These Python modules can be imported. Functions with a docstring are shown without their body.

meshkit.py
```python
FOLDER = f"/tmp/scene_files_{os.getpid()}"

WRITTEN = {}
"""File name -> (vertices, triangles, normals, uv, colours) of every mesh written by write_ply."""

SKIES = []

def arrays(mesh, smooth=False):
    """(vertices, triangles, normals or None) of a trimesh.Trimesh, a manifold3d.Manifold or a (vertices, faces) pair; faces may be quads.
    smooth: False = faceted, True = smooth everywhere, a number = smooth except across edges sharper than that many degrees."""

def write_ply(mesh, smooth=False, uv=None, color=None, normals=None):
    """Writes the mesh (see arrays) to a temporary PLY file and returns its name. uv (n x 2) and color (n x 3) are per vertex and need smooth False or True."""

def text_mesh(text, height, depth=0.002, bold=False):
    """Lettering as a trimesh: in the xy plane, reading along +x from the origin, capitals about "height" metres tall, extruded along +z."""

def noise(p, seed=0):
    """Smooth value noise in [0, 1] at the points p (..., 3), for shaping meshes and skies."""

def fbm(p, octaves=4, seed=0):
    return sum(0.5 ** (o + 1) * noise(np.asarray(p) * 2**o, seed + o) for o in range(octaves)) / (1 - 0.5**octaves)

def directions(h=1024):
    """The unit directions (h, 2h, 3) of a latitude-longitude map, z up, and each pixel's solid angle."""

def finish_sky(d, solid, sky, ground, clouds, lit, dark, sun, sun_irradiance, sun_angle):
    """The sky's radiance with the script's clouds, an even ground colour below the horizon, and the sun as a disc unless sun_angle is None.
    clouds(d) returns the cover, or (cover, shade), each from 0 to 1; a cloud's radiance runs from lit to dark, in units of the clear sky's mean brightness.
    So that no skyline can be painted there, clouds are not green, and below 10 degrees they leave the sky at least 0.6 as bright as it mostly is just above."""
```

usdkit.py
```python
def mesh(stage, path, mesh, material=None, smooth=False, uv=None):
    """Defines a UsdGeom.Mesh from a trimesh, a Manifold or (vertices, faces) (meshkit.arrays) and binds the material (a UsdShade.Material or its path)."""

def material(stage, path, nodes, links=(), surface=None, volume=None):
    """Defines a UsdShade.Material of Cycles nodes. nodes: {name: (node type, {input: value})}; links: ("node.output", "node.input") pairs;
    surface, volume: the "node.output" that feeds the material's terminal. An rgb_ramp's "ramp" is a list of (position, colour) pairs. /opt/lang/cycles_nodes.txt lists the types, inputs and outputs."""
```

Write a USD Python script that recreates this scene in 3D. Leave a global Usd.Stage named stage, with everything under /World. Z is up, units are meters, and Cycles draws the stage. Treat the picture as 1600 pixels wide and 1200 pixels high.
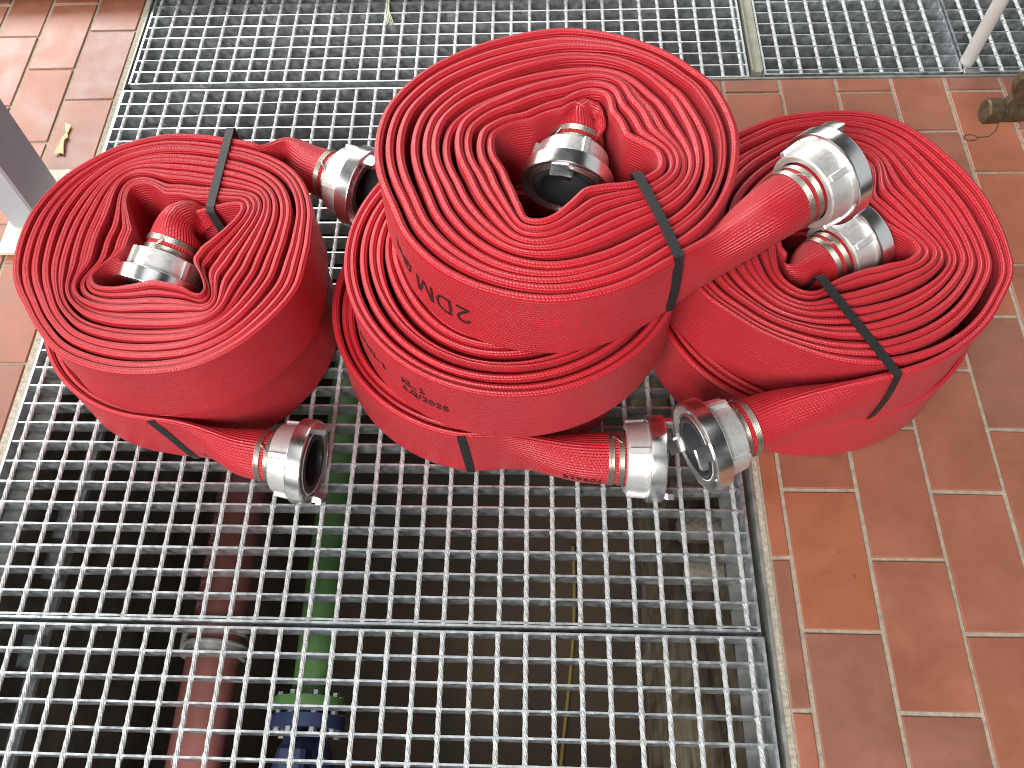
import math, random
import numpy as np
import trimesh
from scipy.interpolate import CubicSpline, PchipInterpolator
from scipy.ndimage import gaussian_filter1d
from pxr import Usd, UsdGeom, UsdLux, UsdShade, Gf, Sdf, Vt
import usdkit, meshkit

random.seed(7)
rng = np.random.default_rng(7)
stage = Usd.Stage.CreateInMemory()
UsdGeom.SetStageUpAxis(stage, UsdGeom.Tokens.z)
UsdGeom.SetStageMetersPerUnit(stage, 1.0)
world = UsdGeom.Xform.Define(stage, '/World')
stage.SetDefaultPrim(world.GetPrim())
UsdGeom.Scope.Define(stage, '/World/Looks')

# ------------------------------------------------------------------ camera
CAM = np.array([0.7198, -0.2978, 1.1565])
pitch, yaw, roll = 1.0880, -0.1060, -0.0857
fw = np.array([math.sin(yaw) * math.cos(pitch), math.cos(yaw) * math.cos(pitch), -math.sin(pitch)])
rt = np.cross(fw, [0, 0, 1]); rt /= np.linalg.norm(rt)
up = np.cross(rt, fw)
cr, sr = math.cos(roll), math.sin(roll)
rt, up = cr * rt + sr * up, -sr * rt + cr * up
cam = UsdGeom.Camera.Define(stage, '/World/camera')
cam.AddTransformOp().Set(Gf.Matrix4d(*rt, 0, *up, 0, *(-fw), 0, *CAM, 1))
cam.CreateHorizontalApertureAttr(36.0)
cam.CreateVerticalApertureAttr(27.0)
cam.CreateFocalLengthAttr(36.0 * 1308.4 / 1600)
cam.CreateHorizontalApertureOffsetAttr(45.1 / 1600 * 36)
cam.CreateVerticalApertureOffsetAttr(68.3 / 1600 * 36)
cam.CreateClippingRangeAttr(Gf.Vec2f(0.02, 100))
cam.CreateExposureAttr(0.0)


# ------------------------------------------------------------------ light (big soft area lights out of view, some of them added fill)
def rect(name, pos, target, w, h, power, color):
    l = UsdLux.RectLight.Define(stage, '/World/' + name)
    l.CreateWidthAttr(w); l.CreateHeightAttr(h)
    l.CreateIntensityAttr(power); l.CreateColorAttr(Gf.Vec3f(*color))
    p = np.array(pos, float); d = np.array(target, float) - p; d /= np.linalg.norm(d)
    r = np.cross(d, [0, 0, 1.0]); r /= np.linalg.norm(r); u = np.cross(r, d)
    l.AddTransformOp().Set(Gf.Matrix4d(*r, 0, *u, 0, *(-d), 0, *p, 1))
    return l


rect('window_front', (-0.7, -3.2, 3.3), (0.5, 0.3, 0), 2.6, 1.8, 26, (1.0, 0.985, 0.95))  # out of view, main soft light on the front walls of the rolls
rect('window_back', (-0.9, 4.6, 2.5), (0.2, 0.6, 0), 6.4, 1.9, 5.0, (1.0, 0.985, 0.96))  # out of view behind the stacks, gives the sheen on the tiles
rect('window_back_left', (-2.5, 4.5, 2.6), (-0.2, 1.0, 0), 2.4, 1.9, 11, (1.0, 0.985, 0.96))  # out of view, placed to make the left tiles paler
rect('window_left', (-2.6, 0.9, 1.7), (-0.2, 0.8, 0), 3.4, 2.2, 3.6, (1.0, 0.985, 0.95))  # out of view, placed to brighten the left tile floor
rect('window_right', (4.4, 0.9, 2.0), (0.6, 0.5, 0), 7.0, 3.4, 0.60, (0.94, 0.97, 1.0))  # added fill for coupling reflections and the right face of the post
rect('hall_light_front', (0.7, -5.0, 1.9), (0.7, 0.3, 0.2), 9.0, 3.4, 0.26, (1.0, 0.99, 0.97))  # added dim fill, acts as a bright wall reflected in the couplings
rect('roof_light', (0.2, 0.2, 5.0), (0.2, 0.21, 0), 3.0, 3.0, 1.2, (0.96, 0.98, 1.0))  # out of view overhead, softly lights the tops of rolls and gratings


# ------------------------------------------------------------------ bookkeeping
used = {}


def numbered(parent, name):
    k = (parent, name)
    n = used.get(k, -1) + 1
    used[k] = n
    return f'{parent}/{name}' if n == 0 else f'{parent}/{name}_{n:03d}'


def tag(o, label=None, cat=None, group=None, kind=None):
    p = o.GetPrim() if hasattr(o, 'GetPrim') else o
    for k, v in (('label', label), ('category', cat), ('group', group), ('kind', kind)):
        if v:
            p.SetCustomDataByKey(k, v)
    return o


def path_of(parent):
    return '/World' if parent is None else str(parent.GetPrim().GetPath())


def obj(name, mesh, mat, parent=None, smooth=False, uv=None):
    return usdkit.mesh(stage, numbered(path_of(parent), name), mesh, mat, smooth=smooth, uv=uv)


def thing(name, label, cat, group=None, parent=None, loc=None):
    x = UsdGeom.Xform.Define(stage, numbered(path_of(parent), name))
    if loc is not None:
        x.AddTranslateOp().Set(Gf.Vec3d(*map(float, loc)))
    return tag(x, label, cat, group)


def box(x0, x1, y0, y1, z0, z1):
    b = trimesh.creation.box((x1 - x0, y1 - y0, z1 - z0))
    b.apply_translation(((x0 + x1) / 2, (y0 + y1) / 2, (z0 + z1) / 2))
    return b


def cham(x0, x1, y0, y1, z0, z1, c):
    P = []
    for a in (0, 1, 2):
        for sx in (0, 1):
            for sy in (0, 1):
                for sz in (0, 1):
                    ins = [c, c, c]; ins[a] = 0
                    P.append(((x0 + ins[0], x1 - ins[0])[sx], (y0 + ins[1], y1 - ins[1])[sy], (z0 + ins[2], z1 - ins[2])[sz]))
    return trimesh.PointCloud(P).convex_hull


def tube(pts, r, n=10, cap=True):
    pts = np.asarray(pts, float)
    t = np.gradient(pts, axis=0); t /= np.linalg.norm(t, axis=1, keepdims=True)
    ref = np.array([0, 0, 1.0]) if abs(t[0][2]) < 0.9 else np.array([1.0, 0, 0])
    V = []
    rr = np.broadcast_to(r, len(pts))
    for p, d, q in zip(pts, t, rr):
        a = np.cross(d, ref); a /= np.linalg.norm(a); b = np.cross(a, d); ref = b
        ang = np.arange(n) * 2 * np.pi / n
        V.append(p + q * (np.cos(ang)[:, None] * a + np.sin(ang)[:, None] * b))
    return skin(np.array(V), cap)


def skin(V, cap=True):
    m, n = V.shape[:2]
    i = np.arange(m - 1)[:, None] * n; j = np.arange(n)[None]; k = (j + 1) % n
    a, b, c, d = i + j, i + k, i + n + k, i + n + j
    F = [np.stack([a, b, c], -1).reshape(-1, 3), np.stack([a, c, d], -1).reshape(-1, 3)]
    W = V.reshape(-1, 3)
    if cap:
        W = np.vstack([W, V[0].mean(0), V[-1].mean(0)])
        q = np.arange(n); r = (q + 1) % n
        F.append(np.stack([np.full(n, m * n), r, q], -1))
        F.append(np.stack([np.full(n, m * n + 1), (m - 1) * n + q, (m - 1) * n + r], -1))
    M = trimesh.Trimesh(W, np.vstack(F), process=False)
    if cap:
        trimesh.repair.fix_inversion(M)
    return M


def lathe(prof, n=64, closed=False):
    """profile of (t, r) turned about +x."""
    P = np.array(prof + ([prof[0]] if closed else []), float)
    a = np.arange(n) * 2 * np.pi / n
    V = np.stack([np.repeat(P[:, :1], n, 1), P[:, 1:] * np.cos(a), P[:, 1:] * np.sin(a)], -1)
    return skin(V, cap=False)


def cat(ms):
    return trimesh.util.concatenate(ms)


# ------------------------------------------------------------------ materials
def material(name, nodes, links, surface='p.BSDF'):
    return usdkit.material(stage, '/World/Looks/' + name, nodes, links, surface=surface)


def plain(name, color, rough=0.5, metal=0.0, spec=0.5, var=0.15, scale=20, bump=0.0, bscale=200, bdist=0.0005, dark=None, detail=4, rvar=0.1):
    c = np.array(color)
    lo = np.clip(c * (1 - var), 0, 1) if dark is None else np.array(dark)
    hi = np.clip(c * (1 + var), 0, 1)
    nodes = {'tc': ('texture_coordinate', {}),
             'n': ('noise_texture', {'scale': scale, 'detail': detail, 'roughness': 0.6}),
             'r': ('rgb_ramp', {'ramp': [(0.25, tuple(lo)), (0.75, tuple(hi))]}),
             'rr': ('rgb_ramp', {'ramp': [(0.3, (max(rough - rvar, 0.02),) * 3), (0.7, (min(rough + rvar, 1),) * 3)]}),
             'p': ('principled_bsdf', {'metallic': metal, 'specular_ior_level': spec})}
    links = [('tc.object', 'n.vector'), ('n.fac', 'r.fac'), ('r.color', 'p.base_color'), ('n.fac', 'rr.fac'), ('rr.color', 'p.roughness')]
    if bump:
        nodes['nb'] = ('noise_texture', {'scale': bscale, 'detail': 3})
        nodes['b'] = ('bump', {'strength': bump, 'distance': bdist})
        links += [('tc.object', 'nb.vector'), ('nb.fac', 'b.height'), ('b.normal', 'p.normal')]
    return material(name, nodes, links)


def hose_mat():
    P = 2 * math.pi
    N = {'uv': ('texture_coordinate', {}), 's': ('separate_xyz', {}),
         # ribs along the hose, broken by the weft
         'v1': ('math', {'math_type': 'multiply', 'value2': P / 0.0046}), 'sv': ('math', {'math_type': 'sine'}),
         'u1': ('math', {'math_type': 'multiply', 'value2': P / 0.0044}),
         'ph': ('math', {'math_type': 'multiply', 'value2': P / 0.0092}), 'up': ('math', {'math_type': 'add'}), 'su': ('math', {'math_type': 'sine'}),
         'm': ('math', {'math_type': 'multiply'}), 'h': ('math', {'math_type': 'multiply_add', 'value2': 0.55}),
         'b': ('bump', {'strength': 0.62, 'distance': 0.0008}),
         'nd': ('noise_texture', {'scale': 130, 'detail': 2}), 'nm': ('math', {'math_type': 'multiply', 'value2': 9.0}), 'ad': ('math', {'math_type': 'add'}),
         'hc': ('math', {'math_type': 'multiply_add', 'value2': 0.11, 'value3': 1.0}), 'hs': ('hsv', {}),
         'tc': ('texture_coordinate', {}),
         'n': ('noise_texture', {'scale': 7, 'detail': 5, 'roughness': 0.6}),
         'r': ('rgb_ramp', {'ramp': [(0.3, (0.40, 0.009, 0.018)), (0.7, (0.49, 0.014, 0.024))]}),
         'n2': ('noise_texture', {'scale': 60, 'detail': 3}),
         'rr': ('rgb_ramp', {'ramp': [(0.3, (0.33,) * 3), (0.7, (0.46,) * 3)]}),
         'p': ('principled_bsdf', {'specular_ior_level': 0.55, 'sheen_weight': 0.08, 'sheen_roughness': 0.4, 'sheen_tint': (1, .6, .6)})}
    L = [('uv.UV', 's.vector'), ('s.y', 'v1.value1'), ('v1.value', 'sv.value1'), ('s.x', 'u1.value1'), ('s.y', 'ph.value1'),
         ('u1.value', 'up.value1'), ('ph.value', 'up.value2'), ('up.value', 'ad.value1'), ('tc.object', 'nd.vector'), ('nd.fac', 'nm.value1'), ('nm.value', 'ad.value2'), ('ad.value', 'su.value1'),
         ('h.value', 'hc.value1'), ('hc.value', 'hs.value'), ('r.color', 'hs.color'),
         ('sv.value', 'm.value1'), ('su.value', 'm.value2'), ('m.value', 'h.value1'), ('sv.value', 'h.value3'),
         ('h.value', 'b.height'), ('b.normal', 'p.normal'),
         ('tc.object', 'n.vector'), ('n.fac', 'r.fac'), ('hs.color', 'p.base_color'), ('tc.object', 'n2.vector'), ('n2.fac', 'rr.fac'), ('rr.color', 'p.roughness')]
    return material('red_woven_hose', N, L)


def tile_mat(i, a, b):
    N = {'tc': ('texture_coordinate', {}), 'oi': ('object_info', {}),
         'mp': ('vector_math', {'math_type': 'add'}), 'sc': ('vector_math', {'math_type': 'scale', 'scale': 9.0}),
         'n': ('noise_texture', {'scale': 11, 'detail': 5, 'roughness': 0.62, 'distortion': 0.4}),
         'r': ('rgb_ramp', {'ramp': [(0.32, a), (0.68, b)]}),
         'v': ('voronoi_texture', {'scale': 28, 'randomness': 1.0}), 'sp': ('rgb_ramp', {'ramp': [(0.045, (1, 1, 1)), (0.075, (0, 0, 0))]}),
         'mx': ('mix', {'color2': (0.07, 0.03, 0.022)}), 'hf': ('math', {'math_type': 'multiply', 'value2': 0.55}),
         'n3': ('noise_texture', {'scale': 3.0, 'detail': 2}), 'gt': ('rgb_ramp', {'ramp': [(0.44, (0, 0, 0)), (0.54, (1, 1, 1))]}), 'g2': ('math', {'math_type': 'multiply'}),
         'n2': ('noise_texture', {'scale': 160, 'detail': 4, 'roughness': 0.6}), 'b': ('bump', {'strength': 0.25, 'distance': 0.0006}),
         'rr': ('rgb_ramp', {'ramp': [(0.3, (0.40,) * 3), (0.7, (0.58,) * 3)]}),
         'p': ('principled_bsdf', {'specular_ior_level': 0.6})}
    L = [('tc.object', 'mp.vector1'), ('oi.random', 'sc.vector1'), ('sc.vector', 'mp.vector2'), ('mp.vector', 'n.vector'), ('n.fac', 'r.fac'),
         ('mp.vector', 'v.vector'), ('v.distance', 'sp.fac'), ('mp.vector', 'n3.vector'), ('n3.fac', 'gt.fac'), ('sp.color', 'hf.value1'), ('hf.value', 'g2.value1'), ('gt.color', 'g2.value2'),
         ('g2.value', 'mx.fac'), ('r.color', 'mx.color1'),
         ('mx.color', 'p.base_color'), ('tc.object', 'n2.vector'), ('n2.fac', 'b.height'), ('b.normal', 'p.normal'), ('n.fac', 'rr.fac'), ('rr.color', 'p.roughness')]
    return material(f'terracotta_tile_{i}', N, L)


HOSE = hose_mat()
TILES = [tile_mat(0, (0.215, 0.076, 0.041), (0.315, 0.115, 0.066)), tile_mat(1, (0.275, 0.087, 0.043), (0.34, 0.111, 0.056)),
         tile_mat(2, (0.20, 0.078, 0.049), (0.285, 0.112, 0.073)), tile_mat(3, (0.245, 0.085, 0.046), (0.325, 0.117, 0.068))]
GROUT = plain('cement_grout', (0.34, 0.29, 0.22), 0.9, var=0.3, scale=120, bump=0.5, bscale=700)
CONC = plain('concrete_edge', (0.37, 0.33, 0.26), 0.9, var=0.45, scale=160, bump=0.8, bscale=500, bdist=0.001)
GALV = plain('galvanised_steel', (0.60, 0.635, 0.655), 0.42, metal=0.92, var=0.32, scale=70, bump=0.4, bscale=130, bdist=0.0012)
GALV2 = plain('galvanised_rod', (0.50, 0.52, 0.52), 0.5, metal=0.35, var=0.3, scale=110, bump=0.5, bscale=220, bdist=0.001)
CLAMP = plain('clamp_steel', (0.62, 0.62, 0.58), 0.4, metal=0.4, var=0.2, scale=40)
ALU = plain('machined_aluminium', (0.86, 0.86, 0.85), 0.25, metal=1.0, var=0.04, scale=25, rvar=0.03)
CAST = plain('cast_aluminium', (0.70, 0.69, 0.67), 0.43, metal=0.75, var=0.06, scale=300, bump=0.25, bscale=1400, bdist=0.0003)
WIRE = plain('steel_wire', (0.52, 0.48, 0.42), 0.36, metal=1.0, var=0.06, scale=60, rvar=.04)
RUBBER = plain('black_rubber', (0.018, 0.018, 0.020), 0.5, var=0.2, scale=80)
BORE = plain('dark_bore', (0.035, 0.036, 0.042), 0.45, var=0.2, scale=60)
STRAP = plain('black_webbing', (0.012, 0.012, 0.013), 0.6, var=0.3, scale=500, bump=0.6, bscale=900, bdist=0.0004)
INK = plain('black_ink', (0.03, 0.008, 0.009), 0.55, var=0.3, scale=300)
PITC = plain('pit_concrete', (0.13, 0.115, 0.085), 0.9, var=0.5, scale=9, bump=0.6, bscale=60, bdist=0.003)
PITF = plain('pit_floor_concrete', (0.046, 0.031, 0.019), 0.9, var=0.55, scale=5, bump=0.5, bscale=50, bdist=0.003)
STEEL = plain('grey_steel_angle', (0.30, 0.30, 0.28), 0.5, metal=0.6, var=0.3, scale=40)
OLIVE = plain('painted_channel', (0.30, 0.30, 0.24), 0.6, var=0.25, scale=40)
REDP = plain('red_pipe_paint', (0.32, 0.115, 0.10), 0.45, var=0.2, scale=14)
GREENP = plain('green_pipe_paint', (0.10, 0.22, 0.07), 0.4, var=0.2, scale=14)
BLUEP = plain('blue_valve_paint', (0.028, 0.040, 0.10), 0.45, var=0.2, scale=14)
WHITE = plain('white_paint', (0.45, 0.44, 0.42), 0.4, var=0.05, scale=30)
CREAM = plain('cream_paint', (0.62, 0.59, 0.50), 0.6, var=0.12, scale=40, bump=0.2)
POSTG = plain('grey_post_paint', (0.34, 0.365, 0.40), 0.45, var=0.08, scale=25)
DARKP = plain('dark_pipe', (0.055, 0.045, 0.04), 0.5, var=0.4, scale=30)
BRASS = plain('tarnished_brass', (0.105, 0.072, 0.040), 0.5, metal=0.5, var=0.45, scale=60, bump=0.4, bscale=200)
YEL = plain('yellow_cable', (0.20, 0.15, 0.04), 0.5, var=0.15)
PAPER = plain('cream_paper', (0.70, 0.60, 0.36), 0.8, var=0.08)
TWINE = plain('pale_twine', (0.55, 0.58, 0.42), 0.9, var=0.15, scale=300)
WHITEINK = plain('white_stencil', (0.55, 0.5, 0.48), 0.7, var=0.2, scale=300)

# ------------------------------------------------------------------ tile floors
JX = 0.0060
tile_no = 0


def tile(parent, x0, x1, y0, y1):
    global tile_no
    z = rng.normal(0, 0.0005, 4)
    c = 0.0014
    j = rng.normal(0, 0.0005, 8)
    q = np.array([(x0 + j[0], y0 + j[1]), (x1 + j[2], y0 + j[3]), (x1 + j[4], y1 + j[5]), (x0 + j[6], y1 + j[7])])
    s = np.array([(1, 1), (-1, 1), (-1, -1), (1, -1)])
    V = np.vstack([np.c_[q, np.full(4, -0.012)], np.c_[q, z - c], np.c_[q + s * c, z]])
    F = []
    for a in (0, 4):
        for k in range(4):
            F.append((a + k, a + (k + 1) % 4, a + 4 + (k + 1) % 4, a + 4 + k))
    F.append((8, 9, 10, 11))
    obj('tile', (V, np.array(F)), TILES[tile_no * 7 % 4 if rng.random() < .5 else int(rng.integers(4))], parent)
    tile_no += 1


floor_r = tag(thing('tile_floor', 'terracotta tile floor to the right of the gratings', 'floor'), kind='structure')
obj('grout_bed', box(1.0705, 2.3, -0.75, 1.0795, -0.06, -0.0028), GROUT, floor_r)
xs = [1.0728 + 0.0005, 1.1008, 1.2098, 1.3160, 1.4215, 1.5230, 1.6270, 1.7310, 1.8350, 1.9390, 2.0430]
for i in range(len(xs) - 1):
    x0 = xs[i] + (JX / 2 if i else 0); x1 = xs[i + 1] - JX / 2
    off = -0.003 if i % 2 == 1 else 0.101
    k = -3
    while True:
        y0 = off + 0.2088 * k + JX / 2; y1 = off + 0.2088 * (k + 1) - JX / 2; k += 1
        if y0 > 1.076: break
        y1 = min(y1, 1.0775)
        if y1 < -0.62 or y1 - y0 < .01: continue
        tile(floor_r, x0, x1, y0, y1)
floor_l = tag(thing('tile_floor', 'brightly lit terracotta tile floor to the left of the gratings', 'floor'), kind='structure')
obj('grout_bed', box(-1.25, -0.1105, -0.3, 1.9, -0.06, -0.0028), GROUT, floor_l)
xl = [-0.1125, -0.2145, -0.318, -0.4135, -0.517, -0.621, -0.725]
for i in range(len(xl) - 1):
    x1 = xl[i] - (JX / 2 if i else 0); x0 = xl[i + 1] + JX / 2
    off = 1.042 if i % 2 == 0 else 1.133
    if i == 2: off = 1.235 - .2082
    for k in range(-6, 4):
        y0 = off + 0.208 * k + JX / 2; y1 = off + 0.208 * (k + 1) - JX / 2
        tile(floor_l, x0, x1, y0, y1)

# edges of the pit
tag(obj('concrete_kerb', box(1.0615, 1.0700, -0.75, 1.0795, -0.05, -0.001), CONC), kind='structure')
tag(obj('concrete_kerb', box(-0.1100, -0.1000, -0.3, 1.9, -0.05, -0.001), CONC), kind='structure')
tag(obj('steel_edge', cat([box(1.0560, 1.0610, -0.75, 1.0830, -0.05, 0.0005), box(1.016, 1.0555, -0.75, 1.07, -0.040, -0.0355)]), STEEL), kind='structure')
tag(obj('steel_edge', cat([box(-0.0995, -0.0965, -0.3, 1.9, -0.05, 0.0), box(-0.096, -0.062, -0.3, 1.9, -0.040, -0.0355)]), STEEL), kind='structure')
tag(obj('steel_edge', box(1.0615, 2.3, 1.0800, 1.0845, -0.05, 0.0), STEEL), kind='structure')

# pit below the gratings
pit = tag(thing('pit', 'dark concrete pit under the gratings', 'pit'), kind='structure')
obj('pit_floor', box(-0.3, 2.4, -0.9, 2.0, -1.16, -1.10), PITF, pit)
wy = np.linspace(-0.75, 1.6, 90); wz = np.linspace(-1.10, -0.045, 50)
Y, Z = np.meshgrid(wy, wz, indexing='ij')
wob = 0.022 * (meshkit.fbm(np.stack([Y * 9, Z * 4, Y * 0], -1).reshape(-1, 3), 4, 3).reshape(Y.shape) - 0.5) + 0.012 * np.sin(Z * 11 + Y * 3)
V = np.stack([1.032 + wob, Y, Z], -1).reshape(-1, 3)
n = len(wz); F = [(i * n + j, i * n + j + 1, (i + 1) * n + j + 1, (i + 1) * n + j) for i in range(len(wy) - 1) for j in range(n - 1)]
WALLM = material('stained_wall', {'tc': ('texture_coordinate', {}), 'mp': ('mapping', {'scale': (4, 3.5, 14)}), 'mp2': ('mapping', {'scale': (6, 9, 1.2)}),
                 'n': ('noise_texture', {'scale': 1.6, 'detail': 6, 'roughness': 0.65}), 'n2': ('noise_texture', {'scale': 2.2, 'detail': 4}),
                 'r': ('rgb_ramp', {'ramp': [(0.3, (0.075, 0.052, 0.03)), (0.5, (0.20, 0.165, 0.11)), (0.72, (0.33, 0.29, 0.22))]}),
                 'r2': ('rgb_ramp', {'ramp': [(0.35, (0.45, 0.38, 0.28)), (0.6, (1, 1, 1))]}),
                 'm': ('mix', {'mix_type': 'multiply', 'fac': 1.0}), 'b': ('bump', {'strength': 0.7, 'distance': 0.004}), 'p': ('principled_bsdf', {'roughness': 0.9})},
                 [('tc.object', 'mp.vector'), ('tc.object', 'mp2.vector'), ('mp.vector', 'n.vector'), ('mp2.vector', 'n2.vector'), ('n.fac', 'r.fac'), ('n2.fac', 'r2.fac'),
                  ('r.color', 'm.color1'), ('r2.color', 'm.color2'), ('m.color', 'p.base_color'), ('n.fac', 'b.height'), ('b.normal', 'p.normal')])
obj('pit_wall', (V, np.array(F)), WALLM, pit, smooth=True)
for (y0, y1, z0, z1, d) in ((0.235, 0.30, -0.12, -0.06, .075), (0.165, 0.205, -0.13, -0.07, .07), (0.085, 0.125, -0.13, -0.075, .065)):
    obj('stone_block', cham(1.035 - d, 1.05, y0, y1, z0, z1, 0.006), CONC, pit)
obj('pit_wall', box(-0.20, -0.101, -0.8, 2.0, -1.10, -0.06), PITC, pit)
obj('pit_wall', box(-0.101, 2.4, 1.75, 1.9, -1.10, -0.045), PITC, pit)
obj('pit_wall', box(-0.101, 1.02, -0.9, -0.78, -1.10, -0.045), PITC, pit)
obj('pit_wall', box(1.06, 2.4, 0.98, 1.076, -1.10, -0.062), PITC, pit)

# ------------------------------------------------------------------ gratings
PX, PY, BH = 0.0381, 0.0343, 0.030


def rod_mesh(x, y0, y1, crossings):
    ys = [y0]
    cs = sorted(c for c in crossings if y0 <= c <= y1)
    for a, b in zip(cs[:-1], cs[1:]):
        m = max(2, int(round((b - a) / 0.0057)))
        ys += list(a + (b - a) * np.arange(m) / m)
    ys += [cs[-1], y1]
    ys = np.unique(np.round(ys, 5))
    cs = np.array(cs)
    ph = rng.random() * 6; j = rng.normal(0, .0004)
    V = []
    for y in ys:
        d = np.abs(cs - y).min()
        s = 1 + 0.42 * max(0, 1 - d / 0.005) * (0.8 + 0.4 * rng.random())
        a = ph + y * 2 * math.pi / 0.074 + np.arange(8) * math.pi / 4
        r = np.array([.0037, .00335] * 4)
        V.append(np.stack([x + j + r * s * np.cos(a), np.full(8, y), -0.0032 + r * min(s, 1.08) * np.sin(a)], -1))
    return skin(np.array(V))


def grating(label, x0, x1, ybars, rods, extra=(), frame=True, yend=None):
    g = thing('floor_grating', label, 'grating', 'galvanised floor gratings over the pit')
    ylo, yhi = min(list(ybars) + list(extra)), max(list(ybars) + list(extra))
    for y in ybars:
        w = 0.0015 + rng.normal(0, .0001)
        obj('bearing_bar', box(x0 + .002, x1 - .002, y - w, y + w, -BH + rng.normal(0, .0005), rng.normal(0, .0002)), GALV, g)
    for y in extra:
        obj('edge_bar', box(x0, x1, y - .0017, y + .0017, -BH - .002, .0004), GALV, g)
    for x in rods:
        obj('twisted_rod', rod_mesh(x, ylo - .0008, yhi + .0008, list(ybars) + list(extra)), GALV2, g)
    for a in (x0, x1):
        obj('end_bar', box(a - .002, a + .002, ylo - .0017, yhi + .0017, -BH - .003, .0008), GALV, g)
    return g


grating('large middle steel floor grating that carries the hose stacks', -0.0945, 1.043, [j * PY for j in range(31)], [k * PX for k in range(-2, 28)], extra=(-0.0046, 30.95 * PY + .004))
grating('front steel floor grating at the bottom of the photo over the red and green pipes', -0.0945, 1.046, [-0.0142 - j * PY for j in range(13)], [k * PX for k in range(-2, 28)])
grating('back left steel floor grating behind the hose stacks', -0.088, 1.153, [1.0873 + j * PY for j in range(13)], [k * PX for k in range(-2, 31)])
grating('back right steel floor grating ending beside the white post', 1.187, 1.562, [1.104 + j * PY for j in range(13)], [1.2195 + .0384 * i for i in range(9)], extra=(1.0925,))
grating('rightmost steel floor grating behind the tarnished valve', 1.570, 2.3, [1.104 + j * PY for j in range(13)], [1.603 + .0384 * i for i in range(18)], extra=(1.0925,))
ch = [box(1.1625, 1.1835, 1.104, 1.55, -.03, -.004), box(1.1625, 1.165, 1.104, 1.55, -.004, 0.001), box(1.181, 1.1835, 1.104, 1.55, -.004, .001)]
tag(obj('channel_rail', cat(ch), OLIVE), 'olive grey steel channel rail between the two back gratings', 'rail')
tag(obj('support_rail', cat([box(-0.055, -0.035, -0.3, 1.05, -0.16, -0.15)] + [box(-0.062, -0.03, y, y + .05, -0.149, -0.13) for y in (-.25, -.05, .09, .16, .45, .7)]), GALV),
    'bright galvanised support rail under the left edge of the gratings', 'rail')

# ------------------------------------------------------------------ pipes in the pit
def cyl_y(x, z, r, y0, y1, n=40):
    m = lathe([(y0, 0.0001), (y0, r), (y1, r), (y1, 0.0001)], n)
    m.vertices = np.stack([x + m.vertices[:, 1], m.vertices[:, 0], z + m.vertices[:, 2]], -1)
    return trimesh.Trimesh(m.vertices, m.faces[:, ::-1], process=False)


rp = thing('pit_pipe', 'dull red pipe with clamps and white stencil marks in the pit', 'pipe')
obj('pipe_body', cyl_y(0.072, -0.60, 0.055, -0.78, 1.75), REDP, rp, smooth=40)
for y in (0.080, 0.125):
    m = lathe([(y - .014, .054), (y - .014, .066), (y - .010, .0665), (y - .008, .061), (y + .008, .061), (y + .010, .0665), (y + .014, .066), (y + .014, .054)], 48)
    m.vertices = np.stack([0.072 + m.vertices[:, 1], m.vertices[:, 0], -0.6 + m.vertices[:, 2]], -1)
    m.invert()
    obj('clamp_band', m, CLAMP, rp, smooth=40)
obj('clamp_lug', cham(0.000, 0.014, 0.070, 0.135, -0.62, -0.585, .004), CLAMP, rp)


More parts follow.
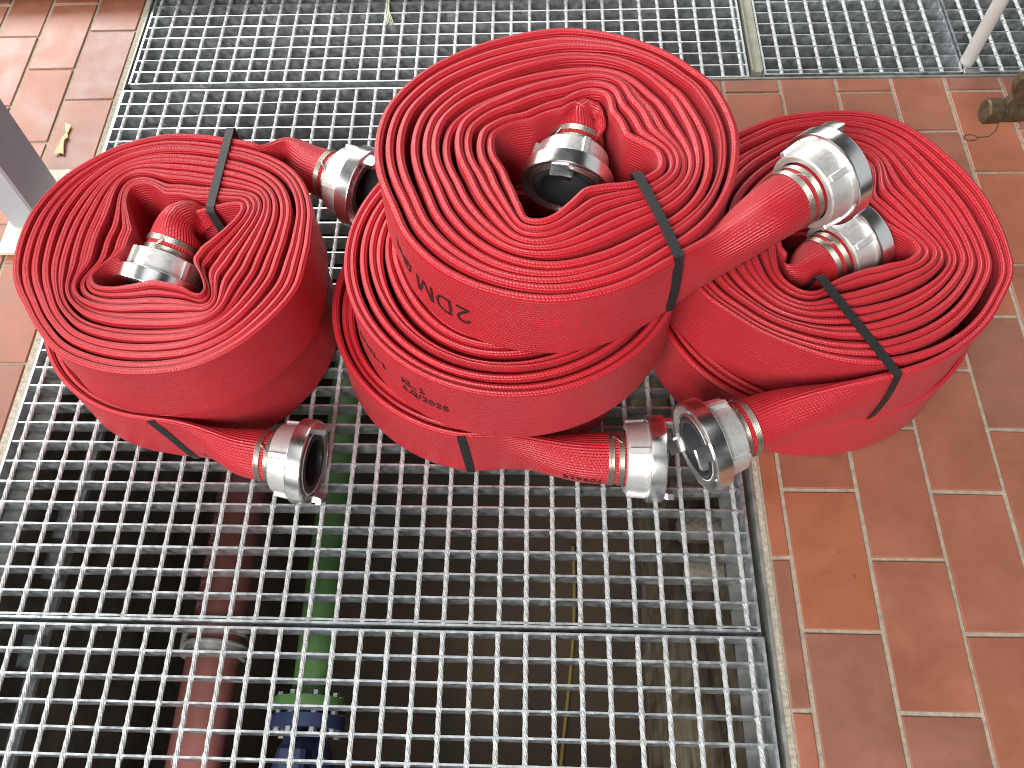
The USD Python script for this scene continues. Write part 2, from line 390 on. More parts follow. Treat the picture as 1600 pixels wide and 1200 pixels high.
def pipe_text(txt, y, h, ang, parent):
    t = meshkit.text_mesh(txt, h, .0006)
    v = t.vertices.copy()
    a = math.radians(ang) - (v[:, 1] - h / 2) / 0.055
    r = 0.0553 + v[:, 2]
    # reads along +y (away from the camera)
    t.vertices = np.stack([0.072 + r * np.cos(a), y + v[:, 0], -0.60 + r * np.sin(a)], -1)
    obj('stencil_text', t, WHITEINK, parent)


pipe_text('119-', -0.215, 0.024, 118, rp)
pipe_text('12 10 M100 PN10', 0.16, 0.022, 125, rp)
gp = thing('pit_pipe', 'bright green pipe ending in a bolted flange in the pit', 'pipe')
obj('pipe_body', cyl_y(0.289, -0.60, 0.040, -0.015, 1.75), GREENP, gp, smooth=40)
m = cyl_y(0.289, -0.60, 0.074, -0.034, -0.012); obj('flange', m, GREENP, gp, smooth=40)
for k in range(8):
    a = k * math.pi / 4 + .39
    b = cyl_y(0.289 + .06 * math.cos(a), -0.60 + .06 * math.sin(a), .008, -0.012, -0.002, 6); obj('bolt', b, GALV, gp)
bv = thing('pit_valve', 'blue valve bolted below the green flange in the pit', 'valve')
obj('flange', cyl_y(0.289, -0.60, 0.074, -0.072, -0.046), BLUEP, bv, smooth=40)
sp = trimesh.creation.icosphere(3, 1.0); sp.apply_scale((.06, .085, .06)); sp.apply_translation((.289, -.15, -.60)); obj('valve_body', sp, BLUEP, bv, smooth=True)
obj('flange', cyl_y(0.289, -0.60, 0.074, -0.26, -0.235), BLUEP, bv, smooth=40)
obj('valve_neck', cham(.262, .316, -.19, -.11, -.56, -.49, .008), BLUEP, bv)
for k in range(8):
    a = k * math.pi / 4 + .39
    b = cyl_y(0.289 + .06 * math.cos(a), -0.60 + .06 * math.sin(a), .0085, -0.085, -0.036, 6); obj('bolt', b, GALV, bv)
obj('pipe_stub', cyl_y(0.289, -0.60, 0.040, -0.78, -0.26), BLUEP, bv, smooth=40)
s = np.linspace(0, 1, 30)
tag(obj('cable', tube(np.stack([0.86 - .05 * s + .01 * np.sin(6 * s), 0.5 - .85 * s, np.full(30, -1.094)], -1), .005, 8), YEL, smooth=True), 'thin yellow cable lying on the pit floor', 'cable')


# ------------------------------------------------------------------ hoses
W = 0.118          # flat width
LIPS = 7
SIDE = 6


def flat_profile(ht, hw):
    """points (a outward, b up) of the flattened tube, starting mid inner side, going up."""
    r = ht
    pts = []
    e = hw - r
    side = np.linspace(0, 1, SIDE + 1)
    for q in side[:-1]: pts.append((-0.80 * ht if q < .8 else -0.92 * ht, e * q))
    for k in range(LIPS):
        a = math.pi - math.pi * k / (LIPS - 1); pts.append((r * math.cos(a), e + r * math.sin(a)))
    for q in side[1:][::1][:-1]: pts.append((0.80 * ht if 0.2 < q else 0.92 * ht, e * (1 - q)))
    pts.append((0.80 * ht, 0.0))
    for q in side[1:-1]: pts.append((0.80 * ht if q < .8 else 0.92 * ht, -e * q))
    for k in range(LIPS):
        a = -math.pi * k / (LIPS - 1); pts.append((r * math.cos(a), -e + r * math.sin(a)))
    for q in side[1:]: pts.append((-0.80 * ht if 0.2 < q else -0.92 * ht, -e * (1 - q)))
    return np.array(pts)


_fp = flat_profile(0.0045, W / 2)
_per = np.r_[0, np.cumsum(np.linalg.norm(np.diff(_fp, axis=0), axis=1))]
_ang = math.pi - 2 * math.pi * _per / _per[-1]
RND = 0.0375


class Hose:
    def sweep(self, p, ht, m, tilt_up=None, hw=None):
        p = np.asarray(p, float)
        d = np.gradient(p, axis=0); L = np.linalg.norm(np.diff(p, axis=0), axis=1)
        t = d / np.linalg.norm(d, axis=1, keepdims=True)
        n = np.cross(t, [0, 0, 1.0]); n /= np.linalg.norm(n, axis=1, keepdims=True)
        n = gaussian_filter1d(n, 1.2, axis=0, mode='nearest'); n /= np.linalg.norm(n, axis=1, keepdims=True)
        b = np.cross(n, t)
        self.p, self.t, self.n, self.b, self.ht, self.m = p, t, n, b, ht, m
        self.s = np.r_[0, np.cumsum(L)]
        if hw is None: hw = np.full(len(p), W / 2)
        V = np.zeros((len(p), len(_fp), 3)); self.hw = hw
        circ = np.stack([np.cos(_ang), np.sin(_ang)], -1) * RND
        for i in range(len(p)):
            f = flat_profile(ht[i], hw[i])
            q = f * (1 - m[i]) + circ * m[i]
            V[i] = p[i] + q[:, :1] * n[i] + q[:, 1:] * b[i]
        uv = np.stack([np.repeat(self.s[:, None], len(_fp), 1), np.repeat(_per[None], len(p), 0)], -1).reshape(-1, 2)
        k = len(_fp); mm = len(p)
        i = np.arange(mm - 1)[:, None] * k; j = np.arange(k - 1)[None]
        A, B, C, D = i + j, i + j + 1, i + k + j + 1, i + k + j
        F = np.vstack([np.stack([A, C, B], -1).reshape(-1, 3), np.stack([A, D, C], -1).reshape(-1, 3)])
        mesh = trimesh.Trimesh(V.reshape(-1, 3), F, process=False)
        if self.flip_test(mesh, V): mesh.faces = mesh.faces[:, ::-1]
        return mesh, uv

    def flip_test(self, mesh, V):
        i = len(V) // 2
        f = mesh.faces[np.where((mesh.faces // V.shape[1] == i).all(1) | (mesh.faces[:, 0] // V.shape[1] == i))[0][3]]
        v = mesh.vertices[f]; nn = np.cross(v[1] - v[0], v[2] - v[0])
        c = V[f[0] // V.shape[1]].mean(0)
        return np.dot(nn, v.mean(0) - c) < 0

    def near(self, x, y, lo=0.0):
        """arc length of the path point nearest to (x, y), only beyond length lo."""
        d = np.hypot(self.p[:, 0] - x, self.p[:, 1] - y) + 10 * (self.s < lo)
        return self.s[np.argmin(d)]

    def surf(self, s, v, off, side):
        """point on the outer face at length s and height v."""
        I = lambda A: np.stack([np.interp(s, self.s, A[:, k]) for k in range(3)], -1)
        p, n, b = I(self.p), I(self.n), I(self.b)
        ht, m = np.interp(s, self.s, self.ht), np.interp(s, self.s, self.m)
        rr = np.sqrt(np.maximum(RND ** 2 - v ** 2, 1e-6))
        # the morph keeps the perimeter coordinate: height shrinks with roundness
        a0 = v / (W + .009) * math.pi / 1.0
        aa = (1 - m) * 0.82 * ht + m * RND * np.cos(a0)
        bb = (1 - m) * v + m * RND * np.sin(a0)
        return p + side * n * (aa + off)[:, None] + b * bb[:, None]


def polar(ring, c):
    q = np.array(ring) - c
    a = np.arctan2(q[:, 1], q[:, 0]); r = np.hypot(*q.T)
    o = np.argsort(a); a, r = a[o], r[o]
    a = np.r_[a - 2 * np.pi, a, a + 2 * np.pi]; r = np.r_[r, r, r]
    keep = np.r_[True, np.diff(a) > 1e-3]
    f = PchipInterpolator(a[keep], r[keep])
    th = np.linspace(-np.pi, np.pi, 721)[:-1]
    return th, gaussian_filter1d(f(th), 3.0, mode='wrap')


def spiral(center, inner, outer, turns, direction, th_end, z, S=200, seed=0, htmax=0.0050, th_start=None, power=1.0):
    """flat hose wound from the inner ring to the outer ring: points, half thickness."""
    c = np.array(center, float)
    th, I = polar(inner, c); _, O = polar(outer, c)
    O = O + 0.35 * (O - I) / turns - 0.0045
    I = I + 0.0045
    if th_start is not None:      # make the number of turns fit both ends
        frac = ((th_end - th_start) * direction / (2 * np.pi)) % 1.0
        turns = math.floor(turns) + frac
    n = int(turns * S) + 1
    s = np.arange(n) / S
    s = s * turns / s[-1]
    ang = th_end - direction * 2 * np.pi * (turns - s)
    am = (ang + np.pi) % (2 * np.pi) - np.pi
    r = np.random.default_rng(seed)
    kn = np.arange(0, turns + 1.2, 0.23)
    wob = CubicSpline(kn, np.clip(r.normal(0, 0.19, len(kn)), -.40, .40))(s)
    env = np.clip(np.minimum(s, turns - s) / 0.8, 0, 1)
    f = np.clip((s + wob * env) / turns, 0, 1.0) ** power
    # lobes of the hole fade outwards
    Iw = [gaussian_filter1d(I, sg, mode='wrap') for sg in (0.01, 9, 26)]
    Ii = [np.interp(am, th, q, period=2 * np.pi) for q in Iw]
    g = np.clip(f / 0.6, 0, 1)
    Iv = np.where(g < .5, Ii[0] * (1 - 2 * g) + Ii[1] * 2 * g, Ii[1] * (2 - 2 * g) + Ii[2] * (2 * g - 1))
    Ov = np.interp(am, th, O, period=2 * np.pi)
    R = Iv * (1 - f) + Ov * f
    zz = z + W / 2 + CubicSpline(kn, r.normal(0, 0.0019, len(kn)))(s)
    p = np.stack([c[0] + R * np.cos(ang), c[1] + R * np.sin(ang), zz], -1)
    ht = np.full(n, 1.0)
    for sg in (-1, 1):
        for o in range(-26, 27, 1):
            j = np.arange(n) + sg * S + o
            ok = (j >= 0) & (j < n)
            d = np.full(n, 9.0)
            d[ok] = np.hypot(*(p[ok, :2] - p[j[ok], :2]).T)
            ht = np.minimum(ht, d * 0.488)
    ht = np.clip(ht, 0.0012, htmax)
    ht = np.minimum(ht, gaussian_filter1d(ht, 2) * 1.02)
    return p, ht


def blend(pa, keys, step=0.0045, d0=None):
    """smooth path from the last point of pa through keys, sampled evenly."""
    K = np.vstack([pa[-1:], keys])
    u = np.r_[0, np.cumsum(np.linalg.norm(np.diff(K, axis=0), axis=1) ** 0.9)]
    t0 = pa[-1] - pa[-4]; t0 = t0 / np.linalg.norm(t0) * (np.linalg.norm(K[1] - K[0]) / (u[1] - u[0]))
    t1 = (K[-1] - K[-2]) / (u[-1] - u[-2])
    cs = CubicSpline(u, K, bc_type=((1, t0), (1, t1)))
    q = cs(np.linspace(0, u[-1], 600))
    L = np.r_[0, np.cumsum(np.linalg.norm(np.diff(q, axis=0), axis=1))]
    m = max(4, int(L[-1] / step))
    return np.stack([np.interp(np.linspace(0, L[-1], m + 1)[1:], L, q[:, k]) for k in range(3)], -1)


def unit(a):
    a = np.array(a, float); return a / np.linalg.norm(a)


def frame(P, ax, spin=0.0):
    x = unit(ax); y = np.cross([0, 0, 1.0], x); y /= np.linalg.norm(y); z = np.cross(x, y)
    M = np.eye(4); M[:3, 0], M[:3, 1], M[:3, 2], M[:3, 3] = x, y, z, P
    R = trimesh.transformations.rotation_matrix(spin, (1, 0, 0))
    return M @ R


def put(m, M):
    m = m.copy(); m.apply_transform(M); return m


def claw():
    from shapely.geometry import Polygon
    poly = Polygon([(-.010, .066), (.010, .066), (.010, .0945), (.0085, .0965), (-.0165, .0965), (-.018, .0945), (-.018, .0875), (-.0095, .0865)])
    m = trimesh.creation.extrude_polygon(poly, .0085, engine='earcut')
    m = m.subdivide()
    v = m.vertices; a = v[:, 0] / .052; r = .0505 + v[:, 2]
    m.vertices = np.stack([v[:, 1], r * np.cos(a), r * np.sin(a)], -1)
    return m


def ridged(t0, t1, k):
    pr = [(t0, .0365)]
    w = (t1 - t0) / k
    for i in range(k):
        for a in np.linspace(math.pi, 0, 6):
            pr.append((t0 + w * (i + .5) + w / 2 * math.cos(a), .0386 + w / 2 * math.sin(a)))
    pr.append((t1, .0365))
    return lathe(pr, 56)


def coupling(parent, P, ax, spin=0.3, twist=None):
    M = frame(P, ax, spin)
    c = UsdGeom.Xform.Define(stage, numbered(path_of(parent), 'coupling'))
    obj('body', put(lathe([(.032, .0400), (.0255, .0405), (.0245, .0420), (.0245, .0480), (.0262, .0502), (.0400, .0518), (.0535, .0526), (.0545, .0535), (.0560, .0535)], 72), M), CAST, c, smooth=35)
    obj('locking_ring', put(lathe([(.0550, .0520), (.0550, .0605), (.0562, .0625), (.0578, .0630), (.0755, .0630), (.0772, .0624), (.0780, .0612), (.0780, .0592), (.0680, .0588), (.0680, .0484), (.0768, .0480), (.0776, .0470), (.0776, .0455), (.0768, .0446)], 96), M), ALU, c, smooth=35)
    obj('seal_ring', put(lathe([(.0750, .0446), (.0775, .0440), (.0785, .0420), (.0782, .0380), (.0770, .0350), (.0740, .0345)], 64), M), RUBBER, c, smooth=40)
    obj('bore', put(lathe([(.0745, .0346), (.0330, .0346), (.0330, .0003)], 48), M), BORE, c, smooth=40)
    for k in range(4):
        a = k * math.pi / 2
        lug = cham(.0268, .0548, -.0046, .0046, .049, .0575, .0012)
        lug.vertices[:, 2] -= .0015 * (lug.vertices[:, 0] < .04)
        obj('lug', put(lug, M @ trimesh.transformations.rotation_matrix(a, (1, 0, 0))), CAST, c)
    for k in range(2):
        obj('claw', put(claw(), M @ trimesh.transformations.rotation_matrix(k * math.pi + .5, (1, 0, 0))), ALU, c, smooth=30)
    obj('wire_binding', put(ridged(0, .0085, 5), M), WIRE, c, smooth=50)
    obj('wire_binding', put(ridged(.0145, .0225, 5), M), WIRE, c, smooth=50)
    tw = np.linspace(0, 1, 26)
    a0 = 0.9 if twist is None else twist
    rr = .0405 + .0006 * np.sin(tw * 40)
    aa = a0 + .28 * tw + .03 * np.sin(tw * 40)
    obj('wire_twist', put(tube(np.stack([.0065 + .012 * tw + .0006 * np.cos(tw * 40), rr * np.cos(aa), rr * np.sin(aa)], -1), .0011, 6), M), WIRE, c, smooth=True)
    return M


def smoothstep(x):
    x = np.clip(x, 0, 1); return x * x * (3 - 2 * x)


def make_hose(label, center, inner, outer, turns, direction, th_end, z, seed, tail=None, head=None, th_start=None, htmax=0.0053, taper=0.15, htaper=0.075, power=1.0, spin=0.3, hspin=0.3, twist=None):
    """tail / head: (keys, P, axis): the outer and the inner free end with its coupling."""
    h = thing('fire_hose', label, 'fire hose')
    H = Hose()
    p, ht = spiral(center, inner, outer, turns, direction, th_end, z, seed=seed, htmax=htmax, th_start=th_start, power=power)
    m = np.zeros(len(p))
    if tail:
        keys, P, ax = tail; ax = unit(ax); P = np.array(P, float)
        K = np.vstack([np.array(keys, float).reshape(-1, 3), P - ax * .03, P, P + ax * .03])
        q = blend(p, K)
        L = np.r_[np.cumsum(np.linalg.norm(np.diff(np.vstack([p[-1:], q]), axis=0), axis=1))]
        D = L[-1] - .03 - L
        mm = smoothstep(1 - D / taper)
        p = np.vstack([p, q]); m = np.r_[m, mm]; ht = np.r_[ht, np.minimum(htmax, ht[-1] + L * .05)]
    if head:
        keys, P, ax = head; ax = unit(ax); P = np.array(P, float)
        K = np.vstack([np.array(keys, float).reshape(-1, 3), P - ax * .025, P, P + ax * .03])
        q = blend(p[::-1], K, step=.003)
        L = np.r_[np.cumsum(np.linalg.norm(np.diff(np.vstack([p[:1], q]), axis=0), axis=1))]
        D = L[-1] - .03 - L
        mm = smoothstep(1 - D / htaper)
        p = np.vstack([q[::-1], p]); m = np.r_[mm[::-1], m]; ht = np.r_[np.full(len(q), max(ht[0], .003)), ht]
    mesh, uv = H.sweep(p, ht, m)
    obj('hose', mesh, HOSE, h, smooth=True, uv=uv)
    if tail: coupling(h, tail[1], tail[2], spin, twist)
    if head: coupling(h, head[1], head[2], hspin)
    return h, H


def ellipse(cx, cy, rx, ry, n=48, lob=0, amp=0, ph=0, rot=0):
    a = np.arange(n) * 2 * np.pi / n
    k = 1 + amp * np.cos(lob * a + ph)
    x, y = rx * k * np.cos(a), ry * k * np.sin(a)
    return np.stack([cx + x * math.cos(rot) - y * math.sin(rot), cy + x * math.sin(rot) + y * math.cos(rot)], -1)


def decal(parent, H, txt, s, v, h, side, rot=False, mesh=None, sdir=1):
    """lettering on the outer face; s, v the place of its middle. rot: upside down."""
    t = mesh if mesh is not None else meshkit.text_mesh(txt, h, .0005, bold=h < .02)
    t = t.subdivide()
    q = t.vertices.copy(); q[:, 0] -= (q[:, 0].min() + q[:, 0].max()) / 2; q[:, 1] -= h / 2
    k = -1 if rot else 1
    t.vertices = H.surf(s + sdir * k * q[:, 0], v + k * q[:, 1], q[:, 2] + .0004, side)
    obj('printed_text' if mesh is None else 'printed_emblem', t, INK, parent)


LO = [(-0.008, 0.43), (-0.014, 0.464), (-0.015, 0.504), (-0.009, 0.545), (0.004, 0.578), (0.025, 0.612), (0.051, 0.639), (0.086, 0.666), (0.121, 0.681), (0.16, 0.69), (0.202, 0.69), (0.249, 0.682), (0.3, 0.67), (0.34, 0.651), (0.368, 0.631), (0.39, 0.606), (0.407, 0.571), (0.416, 0.534), (0.418, 0.498), (0.417, 0.446), (0.408, 0.388), (0.378, 0.34), (0.34, 0.298), (0.293, 0.27), (0.235, 0.257), (0.18, 0.258), (0.135, 0.269), (0.094, 0.289), (0.058, 0.324), (0.025, 0.368), (0.002, 0.405)]
LI = [(0.117, 0.421), (0.123, 0.409), (0.145, 0.404), (0.175, 0.409), (0.201, 0.415), (0.223, 0.409), (0.245, 0.4), (0.26, 0.39), (0.271, 0.388), (0.276, 0.396), (0.267, 0.417), (0.254, 0.438), (0.25, 0.451), (0.256, 0.464), (0.271, 0.481), (0.288, 0.503), (0.299, 0.521), (0.303, 0.539), (0.294, 0.551), (0.273, 0.550), (0.248, 0.549), (0.224, 0.547), (0.19, 0.553), (0.17, 0.572), (0.154, 0.58), (0.137, 0.575), (0.134, 0.559), (0.141, 0.535), (0.15, 0.517), (0.160, 0.495), (0.157, 0.477), (0.149, 0.46), (0.135, 0.447), (0.121, 0.434)]
MO = [(0.522, 0.535), (0.522, 0.57), (0.528, 0.606), (0.548, 0.648), (0.573, 0.681), (0.605, 0.709), (0.645, 0.734), (0.688, 0.753), (0.733, 0.766), (0.774, 0.772), (0.815, 0.767), (0.852, 0.757), (0.888, 0.741), (0.923, 0.718), (0.957, 0.683), (0.977, 0.659), (0.994, 0.611), (1.001, 0.564), (0.997, 0.518), (0.982, 0.464), (0.952, 0.41), (0.903, 0.363), (0.832, 0.315), (0.736, 0.295), (0.681, 0.306), (0.627, 0.334), (0.577, 0.384), (0.548, 0.446)]
MI = [(0.817, 0.624), (0.822, 0.588), (0.837, 0.557), (0.861, 0.544), (0.882, 0.527), (0.885, 0.501), (0.87, 0.487), (0.848, 0.477), (0.815, 0.475), (0.794, 0.472), (0.775, 0.45), (0.757, 0.43), (0.739, 0.422), (0.723, 0.424), (0.715, 0.446), (0.706, 0.478), (0.696, 0.508), (0.683, 0.533), (0.682, 0.559), (0.698, 0.574), (0.733, 0.585), (0.765, 0.602), (0.794, 0.625), (0.807, 0.627)]
RO = [(1.044, 0.695), (1.094, 0.72), (1.145, 0.729), (1.199, 0.731), (1.25, 0.72), (1.281, 0.7), (1.309, 0.665), (1.334, 0.622), (1.356, 0.571), (1.367, 0.522), (1.371, 0.463), (1.367, 0.423), (1.34, 0.376), (1.298, 0.326), (1.229, 0.286), (1.183, 0.275), (1.124, 0.279), (1.053, 0.305), (0.996, 0.343), (0.952, 0.385), (0.925, 0.44), (0.920, 0.50), (0.934, 0.57), (0.975, 0.64)]
RI = [(1.205, 0.604), (1.207, 0.586), (1.193, 0.554), (1.182, 0.532), (1.196, 0.515), (1.219, 0.497), (1.241, 0.478), (1.246, 0.464), (1.232, 0.451), (1.199, 0.445), (1.166, 0.439), (1.146, 0.429), (1.127, 0.415), (1.11, 0.401), (1.091, 0.403), (1.074, 0.419), (1.070, 0.456), (1.075, 0.489), (1.098, 0.542), (1.131, 0.587), (1.173, 0.614)]
rad = math.radians
Z1, Z2 = 0.1185, 0.2370

# left stack
l1, L1 = make_hose('lower red fire hose roll of the left stack with its open coupling on the grating', (0.19, 0.475), ellipse(0.19, 0.48, .09, .085, lob=4, amp=.12), ellipse(0.195, 0.476, .222, .222, rot=.3), 12, 1, rad(-95), 0.001, 11,
                   tail=([(0.225, 0.250, .060), (0.276, 0.238, .060)], (0.338, 0.2235, .063), (0.985, -0.15, 0.0)), spin=.35, twist=1.2)
l2, L2 = make_hose('upper red fire hose roll of the left stack with one strap across its back', (0.200, 0.485), LI, LO, 11, -1, rad(60), Z1, 12,
                   tail=([(0.345, 0.692, Z1 + .059)], (0.404, 0.660, Z1 + .062), (0.90, -0.43, 0.0)),
                   head=([(0.262, 0.543, Z1 + .059), (0.222, 0.535, Z1 + .062)], (0.199, 0.505, Z1 + .080), (-0.28, -0.86, -0.32)), th_start=rad(28), spin=.9, hspin=.5)
# middle stack
m1, M1 = make_hose('bottom red fire hose roll of the middle stack lying on the grating', (0.66, 0.47), ellipse(0.66, 0.47, .09, .09, lob=5, amp=.1), ellipse(0.665, 0.468, .237, .236), 12, 1, rad(-100), 0.001, 21,
                   tail=([(0.68, 0.2355, .060), (0.76, 0.229, .060)], (0.838, 0.2245, .063), (1.0, 0.0, 0.0)), spin=.25, twist=.9, taper=.2)
m2, M2 = make_hose('middle red fire hose roll of the middle stack squeezed between two others', (0.70, 0.46), ellipse(0.70, 0.47, .10, .09, lob=4, amp=.1, ph=1), ellipse(0.699, 0.463, .237, .237), 12, 1, rad(80), Z1, 22)
m3, M3 = make_hose('topmost red fire hose roll of the middle stack, coupling lying on the right stack', (0.763, 0.545), MI, MO, 10, 1, rad(-78), Z2, 23, htmax=.0057,
                   tail=([(0.905, 0.3600, Z2 + .060), (0.975, 0.405, Z2 + .075)], (1.045, 0.446, .345), (0.80, 0.60, 0.04)),
                   head=([(0.806, 0.612, Z2 + .056)], (0.789, 0.598, Z2 + .066), (-0.20, -0.94, -0.18)), th_start=rad(78), spin=.55, hspin=1.2, taper=.23)
# right stack
r1, R1 = make_hose('lower red fire hose roll of the right stack resting half on the tiles', (1.15, 0.49), ellipse(1.15, 0.49, .09, .09, lob=4, amp=.1), ellipse(1.150, 0.490, .238, .233), 12, -1, rad(100), 0.001, 31)
r2, R2 = make_hose('upper red fire hose roll of the right stack with its open coupling hanging in front', (1.145, 0.500), RI, RO, 11, -1, rad(-52), Z1, 32,
                   tail=([(1.225, 0.278, Z1 + .060), (1.120, 0.254, Z1 + .054)], (1.016, 0.2260, .160), (-0.92, -0.38, -0.05)),
                   head=([(1.090, 0.446, Z1 + .059)], (1.135, 0.472, Z1 + .072), (0.80, 0.56, 0.10)), th_start=rad(195), spin=.5, hspin=.55, twist=2.2, taper=.23)

# printing on the hoses
e = M3.near(0.575, 0.385, M3.s[-1] - 2.2)
sd = M3.near(0.617, 0.345, M3.s[-1] - 1.5)
decal(m3, M3, '2DM', sd, -.013, .032, 1, rot=True)
from shapely.geometry import Point, Polygon, LineString
from shapely.ops import unary_union
em = unary_union([Point(0, 0).buffer(.012).difference(Point(0, 0).buffer(.0085)), LineString([(-.013, -.009), (.012, .009)]).buffer(.0016), Point(.002, -.001).buffer(.0045),
                  Point(.024, 0).buffer(.006), LineString([(.012, .003), (.024, .002)]).buffer(.0015), Polygon([(.031, -.008), (.040, -.008), (.036, 0), (.043, .008), (.033, .008), (.036, 0)]).buffer(.0006)])
em = trimesh.util.concatenate([trimesh.creation.extrude_polygon(g, .0005, engine='earcut') for g in getattr(em, 'geoms', [em])])
em.vertices[:, 1] += .013
decal(m3, M3, '', sd - .086, -.006, .026, 1, rot=True, mesh=em)
decal(m3, M3, '7752', M3.near(0.992, 0.405, M3.s[-1] - .4), -.024, .010, 1)
s0 = M2.near(0.585, 0.252, M2.s[-1] - 1.45)
decal(m2, M2, 'KL. 1', s0 - .016, .013, .012, 1)
decal(m2, M2, '4.Q/2025', s0, -.007, .012, 1)
decal(m2, M2, '10121-1', s0 - .105, .004, .012, 1)
decal(m1, M1, '709415', M1.near(0.805, 0.225, M1.s[-1] - .3), .003, .010, 1, rot=True)
decal(l1, L1, '70941', L1.near(0.262, 0.240, L1.s[-1] - .3), -.018, .009, 1, rot=True)


# ------------------------------------------------------------------ straps
def strap(label, pts, wdir, w=.0125, th=.0011):
    pts = np.array(pts, float)
    # rounded corners
    q = [pts[0]]
    for a, b, c in zip(pts[:-2], pts[1:-1], pts[2:]):
        r = min(.006, np.linalg.norm(b - a) * .4, np.linalg.norm(c - b) * .4)
        A, C = b + unit(a - b) * r, b + unit(c - b) * r
        for u in np.linspace(0, 1, 6): q.append((1 - u) ** 2 * A + 2 * u * (1 - u) * b + u * u * C)
    q.append(pts[-1]); q = np.array(q)
    t = np.gradient(q, axis=0); t /= np.linalg.norm(t, axis=1, keepdims=True)
    wd = np.array(wdir, float)
    V = []
    for p, d in zip(q, t):
        a = wd - d * np.dot(wd, d); a /= np.linalg.norm(a); b = np.cross(d, a)
        V.append([p - a * w / 2 - b * th / 2, p + a * w / 2 - b * th / 2, p + a * w / 2 + b * th / 2, p - a * w / 2 + b * th / 2])
    return tag(obj('hose_strap', skin(np.array(V)), STRAP), label, 'strap', 'black straps binding the hose rolls')


def wall(H, x, y, lo, v0=.059, v1=-.058, ds=0.0, side=1):
    a = H.near(x, y, H.s[-1] - lo)
    v = np.linspace(v0, v1, 9)
    return list(H.surf(a + np.linspace(0, ds, 9), v, np.full(9, .0016), side))


strap('black strap across the back of the upper left hose roll', [(0.262, 0.700, Z1 + .004), (0.262, 0.702, Z2 + .0030), (0.259, 0.534, Z2 + .0030), (0.266, 0.529, Z2 - .03), (0.268, 0.527, Z1 + .02)], (1, 0.02, 0))
strap('black strap over the tail of the lower left hose roll beside the grating', wall(L1, 0.185, 0.255, .6, ds=.035), (1, 0, 0))
strap('black strap around the tail of the bottom middle hose roll', wall(M1, 0.632, 0.232, .6, ds=.008), (1, 0, 0))
e = wall(M3, 0.902, 0.355, .6, ds=.004)
strap('black strap across the topmost middle hose roll and its tail', [(0.858, 0.492, Z2 + .06), (0.858, 0.486, Z2 + .1235), (0.883, 0.412, Z2 + .1242), tuple(e[0] + np.array([0, 0, .0050]))] + e, (1, .25, 0))
e = wall(R2, 1.186, 0.265, .42, ds=-.004, side=-1)
strap('black strap across the front of the upper right hose roll', [(1.108, 0.43, Z1 + .06), (1.112, 0.415, Z2 + .0030), tuple(e[0] + np.array([0, 0, .0030]))] + e, (1, .5, 0))

# ------------------------------------------------------------------ things around
post = thing('steel_post', 'grey square steel post on a cream base plate by the left stack', 'post')
obj('post_tube', cham(-0.211, -0.152, 0.700, 0.806, 0.0102, 1.1, 0.004), POSTG, post)
obj('base_plate', cham(-0.226, -0.118, 0.645, 0.845, 0.0012, 0.0100, 0.0015), CREAM, post)
for x, y in ((-0.139, 0.828), (-0.139, .665)):
    obj('anchor_bolt', trimesh.creation.cylinder(.006, .012, sections=6, transform=trimesh.transformations.translation_matrix((x, y, .0155))), CREAM, post)
pw = thing('white_post', 'slim white painted post standing in the gap between back gratings', 'post')
obj('post_tube', trimesh.creation.cylinder(.0130, 1.3, sections=32, transform=trimesh.transformations.translation_matrix((1.579, 1.122, .636))), WHITE, pw, smooth=40)
obj('foot_bracket', cat([cham(1.566, 1.597, 1.088, 1.1, -.03, .001, .001), cham(1.566, 1.597, 1.1005, 1.16, -.03, -.016, .001)]), STEEL, pw)
tag(obj('floor_pipe', tube([(-1.1, 1.362, .028), (-.3, 1.370, .028), (0.3, 1.376, .028), (0.9, 1.386, .028)], .027, 24), DARKP, smooth=40), 'dark pipe lying across the floor at the top left corner', 'pipe')
# paper scrap
pv = np.array([(-0.190, 0.973), (-0.176, 0.967), (-0.178, 0.945), (-0.174, 0.934), (-0.179, 0.927), (-0.171, 0.889), (-0.177, 0.893), (-0.190, 0.890), (-0.187, 0.925), (-0.183, .948)])
pc = trimesh.creation.extrude_polygon(Polygon(pv), .0006, engine='earcut').subdivide().subdivide()
pc.vertices[:, 2] += .0022 + .0035 * np.sin((pc.vertices[:, 1] - .88) * 45) ** 2 + .03 * np.abs(pc.vertices[:, 0] + .182)
tag(obj('paper_scrap', pc, PAPER), 'torn cream paper scrap on the left tiles', 'paper')
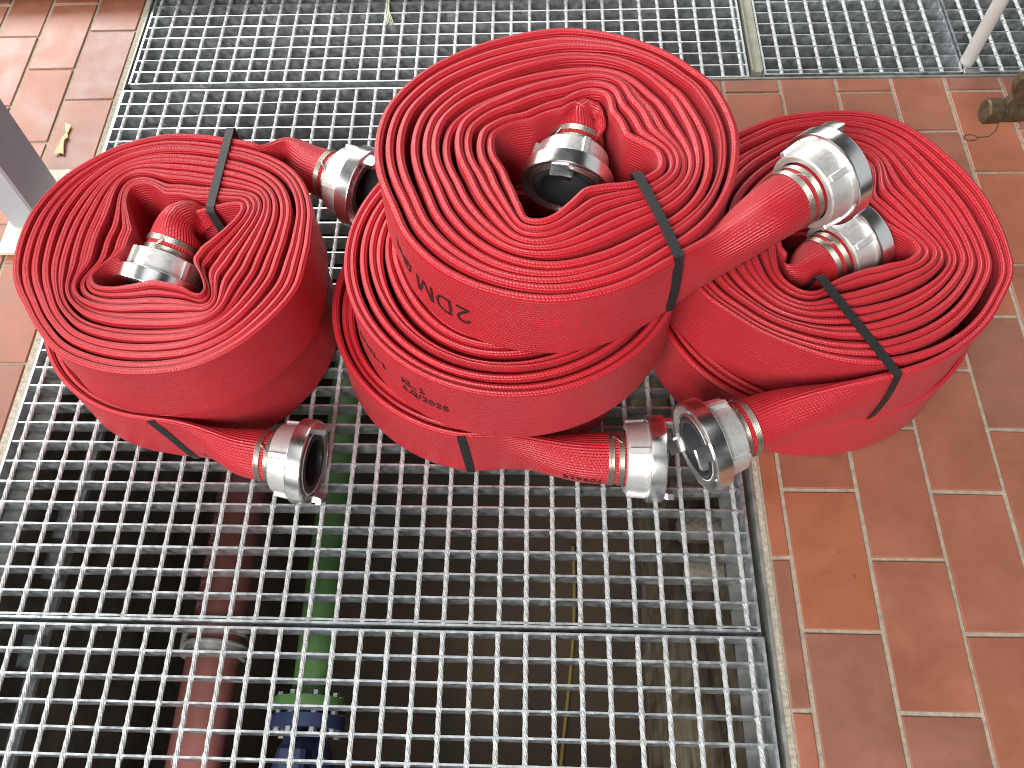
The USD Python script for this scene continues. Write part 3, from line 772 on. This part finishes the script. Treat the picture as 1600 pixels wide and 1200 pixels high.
# twine
TX = 0.4176
tw = []
for i in range(6):
    s = np.linspace(0, 1, 24); sp_ = (i - 2.5) * .0016
    tw.append(tube(np.stack([TX + .012 * s + sp_ * (0.5 + 1.6 * np.clip(s - .5, 0, 1) * 2) + .0012 * np.sin(9 * s + i), 1.36 - .105 * s, .004 + .0012 * np.sin(14 * s + 2 * i)], -1), .0011, 6))
tag(obj('twine', cat(tw), TWINE, smooth=True), 'frayed end of pale twine lying on the back grating', 'twine')
# valve
va = thing('drain_valve', 'tarnished brass valve with lever and cap above the right tiles', 'valve', loc=(0.030, 0.045, 0))
VM = frame((1.462, 0.812, 0.115), (1, 0.03, 0))
obj('cap', put(lathe([(0, .0002), (0, .018), (.003, .0205), (.024, .0205), (.026, .0195), (.0275, .017), (.0275, .0002)], 40), VM), BRASS, va, smooth=35)
obj('valve_body', put(lathe([(.0275, .0002), (.0275, .0165), (.033, .0165), (.034, .0185), (.062, .0195), (.064, .0175), (.075, .0175), (.077, .023), (.098, .023), (.100, .018), (.125, .018), (.125, .0002)], 40), VM), BRASS, va, smooth=35)
ph = Polygon([(-.012, .0), (.014, 0), (.020, .018), (.018, .024), (.004, .050), (-.006, .058), (-.014, .056), (-.016, .040), (-.006, .018)])
lv = trimesh.creation.extrude_polygon(ph, .016, engine='earcut'); lv.vertices = np.stack([1.499 + lv.vertices[:, 0], .804 + lv.vertices[:, 2], .130 + lv.vertices[:, 1]], -1); lv.fix_normals()
obj('lever', lv, BRASS, va)
obj('supply_pipe', tube([(1.58, .8155, .115), (1.70, .815, .115), (1.78, .81, .112), (1.81, .81, .09), (1.815, .81, .0), (1.815, .81, -.004)], .016, 20), BRASS, va, smooth=40)
s = np.linspace(0, 1, 20)
wire = [(1.494, .806, .098), (1.492, .796, .088), (1.480, .788, .082), (1.462, .788, .080)]
lp = [(1.462 - .011 + .011 * math.cos(a), .788 + .007 * math.sin(a), .080) for a in np.linspace(0, 2 * math.pi, 24)]
obj('wire_loop', tube(wire + lp, .0011, 6), BRASS, va, smooth=True)
obj('neck_ring', put(lathe([(.0275, .0164), (.028, .0182), (.030, .0188), (.032, .0182), (.0325, .0164)], 40), VM), DARKP, va, smooth=40)
